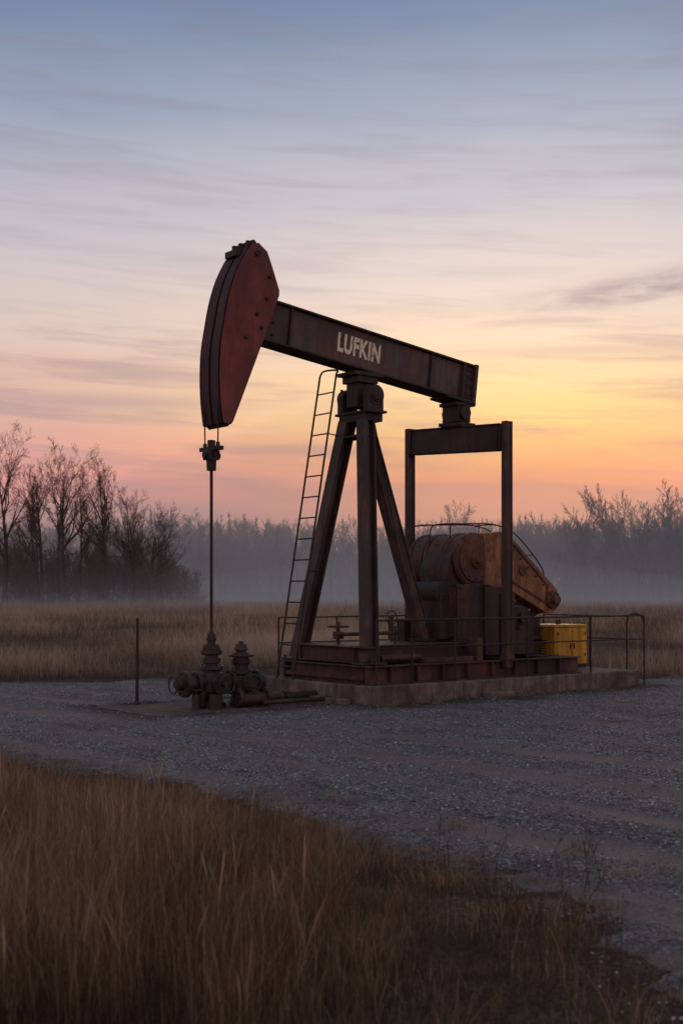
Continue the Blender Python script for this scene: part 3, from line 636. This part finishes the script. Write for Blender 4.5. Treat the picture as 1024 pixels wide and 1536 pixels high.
# ---------------------------------------------------------------- trees
def segs_to_mesh(name,S,mat,sides=3,thin=.0):
    S=np.asarray(S,float); big_=S[:,6]>thin
    def geo_(S,sides):
        a=S[:,0:3]; b2=S[:,3:6]; r0=S[:,6]; r1=S[:,7]
        d=b2-a; d/=np.linalg.norm(d,axis=1,keepdims=True)+1e-9
        ref=rng.normal(0,1,(len(S),3)); u=np.cross(d,ref); u/=np.linalg.norm(u,axis=1,keepdims=True)+1e-9; v=np.cross(d,u)
        V=[]
        for p,r_ in ((a,r0),(b2,r1)):
            for k in range(sides):
                an=2*np.pi*k/sides; V.append(p+(u*np.cos(an)+v*np.sin(an))*r_[:,None])
        V=np.stack(V,1).reshape(-1,3); bi=(np.arange(len(S))*2*sides)
        if sides==2: Q=np.stack([bi,bi+1,bi+3,bi+2],-1)
        else: Q=np.stack([np.stack([bi+k,bi+(k+1)%sides,bi+sides+(k+1)%sides,bi+sides+k],-1) for k in range(sides)],1).reshape(-1,4)
        return V,Q
    V1,Q1=geo_(S[big_],sides); V2,Q2=geo_(S[~big_],2)
    return mesh_np(name,np.concatenate([V1,V2]),np.concatenate([Q1,Q2+len(V1)]),mat)
def tree(seed,H,levels=4,nch=(11,7,6,5),spread=.5,rmin=.016,trunk_frac=.3,upr=.3,trunkL=.62,limb=.62,tap=.8,sub=.5,r0=.015,cr=.55):
    R=np.random.default_rng(seed); S=[]
    def br(p,d,L,r,lv):
        n=6 if lv==0 else (5 if lv==1 else (3 if lv<3 else 2)); pts=[p]; dirs_=[d]
        for i in range(n):
            d=d+R.normal(0,.05 if lv==0 else .13,3); 
            if lv>0: d[2]+=upr*.25
            d=d/np.linalg.norm(d); q=p+d*L/n
            ra=max(r*(1-tap*i/n),rmin); rb=max(r*(1-tap*(i+1)/n),rmin*.7)
            S.append((*p,*q,ra,rb)); p=q; pts.append(p); dirs_.append(d)
        if lv>=levels: return
        nc=nch[lv]; f0=trunk_frac if lv==0 else .18
        for k in range(nc):
            f=f0+(1-f0)*((k+R.random())/nc); j=min(int(f*n),n-1); fr_=f*n-j
            bp_=pts[j]*(1-fr_)+pts[j+1]*fr_; dd=dirs_[j+1]
            a=R.random(3)-.5; a-=dd*a.dot(dd); a/=np.linalg.norm(a)+1e-9
            sp=spread*R.uniform(.7,1.35)*(1.25-.6*f if lv==0 else 1); nd=dd*math.cos(sp)+a*math.sin(sp); nd[2]+=.06; nd/=np.linalg.norm(nd)
            ll=(H*limb*(1-.35*f) if lv==0 else L*sub*(1-.35*f))*R.uniform(.75,1.1)
            br(bp_,nd,ll,max(r*(1-tap*f)*cr,rmin),lv+1)
    br(np.zeros(3),np.array([0,0,1.]),H*trunkL,H*r0,0)
    return np.array(S)
def barkmat(name,c1,c2):
    m,t,b_,o=newmat(name); P=t.new('ShaderNodeTexCoord').outputs['Object']
    t.link(t.mix(t.noise(P,.25,3,.6),c1,c2),b_.inputs['Base Color']); b_.inputs['Roughness'].default_value=.95; b_.inputs['Specular IOR Level'].default_value=.1; return m
M_bk=barkmat("bare_bark",(.12,.085,.07,1),(.24,.165,.135,1))
M_tr=barkmat("bare_tree_bark",(.07,.05,.042,1),(.14,.098,.08,1))
M_far=barkmat("distant_bark",(.05,.038,.036,1),(.09,.068,.06,1))
vars_=[]
for i,(sp,tf,tl,lb) in enumerate(((.66,.34,.66,.46),(.56,.4,.74,.40),(.74,.34,.60,.50),(.52,.46,.78,.36),(.62,.42,.66,.44),(.7,.38,.7,.42))):
    S_=tree(140+i,20,spread=sp,trunk_frac=tf,trunkL=tl,limb=lb,upr=.2,nch=(12,7,7,6),sub=.46,rmin=.012,r0=.0165,cr=.62); S_[:,:6]*=20/S_[:,5].max(); vars_.append(segs_to_mesh("bare_tree_mesh_%d"%i,S_,M_tr,4,.03))
near=[(-38.6,142,21.5,0),(-43,140,20.5,1),(-46,155,23,2),(-35.3,146,17,3),(-31.8,142,19.4,4),(-29.2,152,17,3),(-26.8,142,18.4,5),(-25.2,152,14.5,1),(-23,148,12.8,2),(-20.8,152,11.4,1),(-41.0,134,18,3),(-26.6,158,15,0),(-50,150,21,0),(-55,155,22,3),(-61,150,19,2),(-36.5,160,21,5),(-34.2,140,15,1),(-30.0,141,14,3),(-33.5,136,16,3),(-24.2,143,11,4)]
for (tx_,ty_,th_,k) in near:
    ob=bpy.data.objects.new("bare_tree",vars_[k]); sc.collection.objects.link(ob); s_=th_/20; ob.location=(tx_,ty_,0); ob.scale=(s_*.95,s_*.95,s_); ob.rotation_euler=(0,0,random.random()*6.28)
bush=[tree(200+i,6,levels=3,nch=(12,7,5),spread=.5,rmin=.013,trunk_frac=.05,upr=.25,trunkL=.7,limb=.55) for i in range(4)]
def scatter(items,lst,wmul=1.0):
    out=[]
    for (px,py,h_,k,rot) in items:
        S_=lst[k].copy(); f=h_/max(S_[:,5].max(),1e-3); c_,s_=math.cos(rot),math.sin(rot)
        for o_ in (0,3):
            X_=S_[:,o_].copy(); Y_=S_[:,o_+1].copy(); S_[:,o_]=(X_*c_-Y_*s_)*f*wmul+px; S_[:,o_+1]=(X_*s_+Y_*c_)*f*wmul+py; S_[:,o_+2]*=f
        S_[:,6:]*=max(f,.9)**.7; out.append(S_)
    return np.concatenate(out)
it=[]
for i in range(200):
    px=-19-rng.random()*48; env=np.interp(px,[-67,-45,-30,-22,-19],[9,9.5,9.5,8.5,4.5]); 
    it.append((px,rng.uniform(146,168),env*rng.uniform(.4,1.1),rng.integers(0,4),rng.random()*6.28))
link("brush_thicket",segs_to_mesh("brush_thicket",scatter(it,bush,.9),M_bk,3,.04))
# distant woods
far=[tree(300+i,20,levels=3,nch=(14,8,7),spread=sp,rmin=.036,trunk_frac=.22,limb=lb,upr=.18,sub=.48,r0=.015) for i,(sp,lb) in enumerate(((.6,.42),(.5,.36),(.7,.44),(.45,.34)))]
def conifer(seed,H=18):
    R=np.random.default_rng(seed); S=[(0,0,0,0,0,H,.22,.03)]
    for i in range(260):
        f=.12+.86*R.random(); a=R.random()*6.28; L=(1-f)*H*.2*R.uniform(.6,1.15)+.2; z0=f*H
        S.append((0,0,z0,L*math.cos(a),L*math.sin(a),z0-.12*L,.12,.03))
    return np.array(S)
far+= [conifer(1),conifer(2)]
it=[]
for i in range(560):
    px=-140+280*rng.random(); py=rng.uniform(245,325); hv=float(vnoise(np.array([px]),np.array([0.]),.09,88)[0]); hh=(18.8+2.6*hv)*rng.uniform(.8,1.05)*(py/290)
    it.append((px,py,hh,rng.choice([0,1,2,3,4,5],p=[.22,.22,.18,.26,.06,.06]),rng.random()*6.28))
for i in range(90):
    px=rng.uniform(42,115); it.append((px,rng.uniform(222,258),rng.uniform(13,19)*(1 if px>46 else .9),rng.integers(0,4),rng.random()*6.28))
for px,hh in ((44.5,21),(49.5,21.5),(54.5,20.5),(60.5,22.5),(65,20.5)): it.append((px,226,hh,int(rng.integers(0,4)),1.0*px))
it.append((22.5,255,21,2,1.0))
link("distant_trees",segs_to_mesh("distant_trees",scatter(it,far,.95),M_far,3,.09))
N=100000; px=rng.uniform(-160,160,N); py=rng.uniform(250,345,N); top=9.5+3.0*vnoise(px,py*.2,.2,77)+2*vnoise(px,py,.8,78)
r_=px>40; py=np.where(r_&(rng.random(N)<.6),rng.uniform(228,262,N),py)
pz=top*rng.random(N)**1.05; s_=rng.uniform(.12,.42,N); 
tri=rng.normal(0,1,(N,3,3))*s_[:,None,None]*.6; tri[...,2]*=3.5; tri+=np.stack([px,py,pz],1)[:,None]
tri[...,2]=np.maximum(tri[...,2],0)
link("distant_undergrowth",mesh_np("distant_undergrowth",tri.reshape(-1,3),np.arange(N*3).reshape(-1,3),M_far))
N=26000; px=-18.5-rng.random(N)*50; py=rng.uniform(150,172,N); top=np.interp(px,[-68,-45,-30,-22,-18.5],[7.5,7.5,6.5,5,1.2]); pz=top*rng.random(N)**1.3; s_=rng.uniform(.05,.2,N)
tri=rng.normal(0,1,(N,3,3))*s_[:,None,None]*.6; tri[...,2]*=2.5; tri+=np.stack([px,py,pz],1)[:,None]; tri[...,2]=np.maximum(tri[...,2],0)
link("hedgerow_undergrowth",mesh_np("hedgerow_undergrowth",tri.reshape(-1,3),np.arange(N*3).reshape(-1,3),M_bk))
# ---------------------------------------------------------------- mist : bell-shaped banks, thick near the ground and thinning upward
def mist_mound(name,cx,cy,rx,ry,H,pw,dens,col,an,parent):
    m=bpy.data.materials.new(name); m.use_nodes=True; nt=m.node_tree; nt.nodes.clear(); o=nt.nodes.new('ShaderNodeOutputMaterial'); v=nt.nodes.new('ShaderNodeVolumeScatter')
    v.inputs['Color'].default_value=col; v.inputs['Density'].default_value=dens; v.inputs['Anisotropy'].default_value=an; nt.links.new(v.outputs[0],o.inputs['Volume'])
    nr,na=40,96; rr=(np.arange(1,nr+1)/nr); A=np.arange(na)*2*np.pi/na
    RR,AA=np.meshgrid(rr,A,indexing='ij'); X_=RR*np.cos(AA)*rx; Y_=RR*np.sin(AA)*ry
    Hh=H*(1-RR)**pw*(1+.12*vnoise(X_,Y_,.03,55,2)); V=[(0,0,H)]+[tuple(p) for p in np.stack([X_,Y_,Hh],-1).reshape(-1,3)]
    k=len(V); V.append((0,0,-.6)); V+=[(rx*math.cos(a)*1.0,ry*math.sin(a)*1.0,-.6) for a in A]
    F=[(0,1+j,1+(j+1)%na) for j in range(na)]
    for i in range(nr-1):
        for j in range(na):
            a0=1+i*na+j; a1=1+i*na+(j+1)%na; F.append((a0,a0+na,a1+na,a1))
    o0=1+(nr-1)*na
    for j in range(na):
        F.append((o0+j,k+1+j,k+1+(j+1)%na,o0+(j+1)%na)); F.append((k,k+1+(j+1)%na,k+1+j))
    me=bpy.data.meshes.new(name); me.from_pydata(V,[],F); bm=bmesh.new(); bm.from_mesh(me); bmesh.ops.recalc_face_normals(bm,faces=bm.faces); bm.to_mesh(me); bm.free()
    me.materials.append(m); ob=link(name,me); ob.location=(cx,cy,0); ob.parent=parent; return ob
MI=root("mist",(0,0,0),0)
mist_mound("haze_bank",10,222,300,175,42,3.4,.0078,(1.0,.93,.90,1),.3,MI)
mist_mound("ground_mist",14,185,110,95,9,2.2,.0062,(1.0,.94,.91,1),.3,MI)
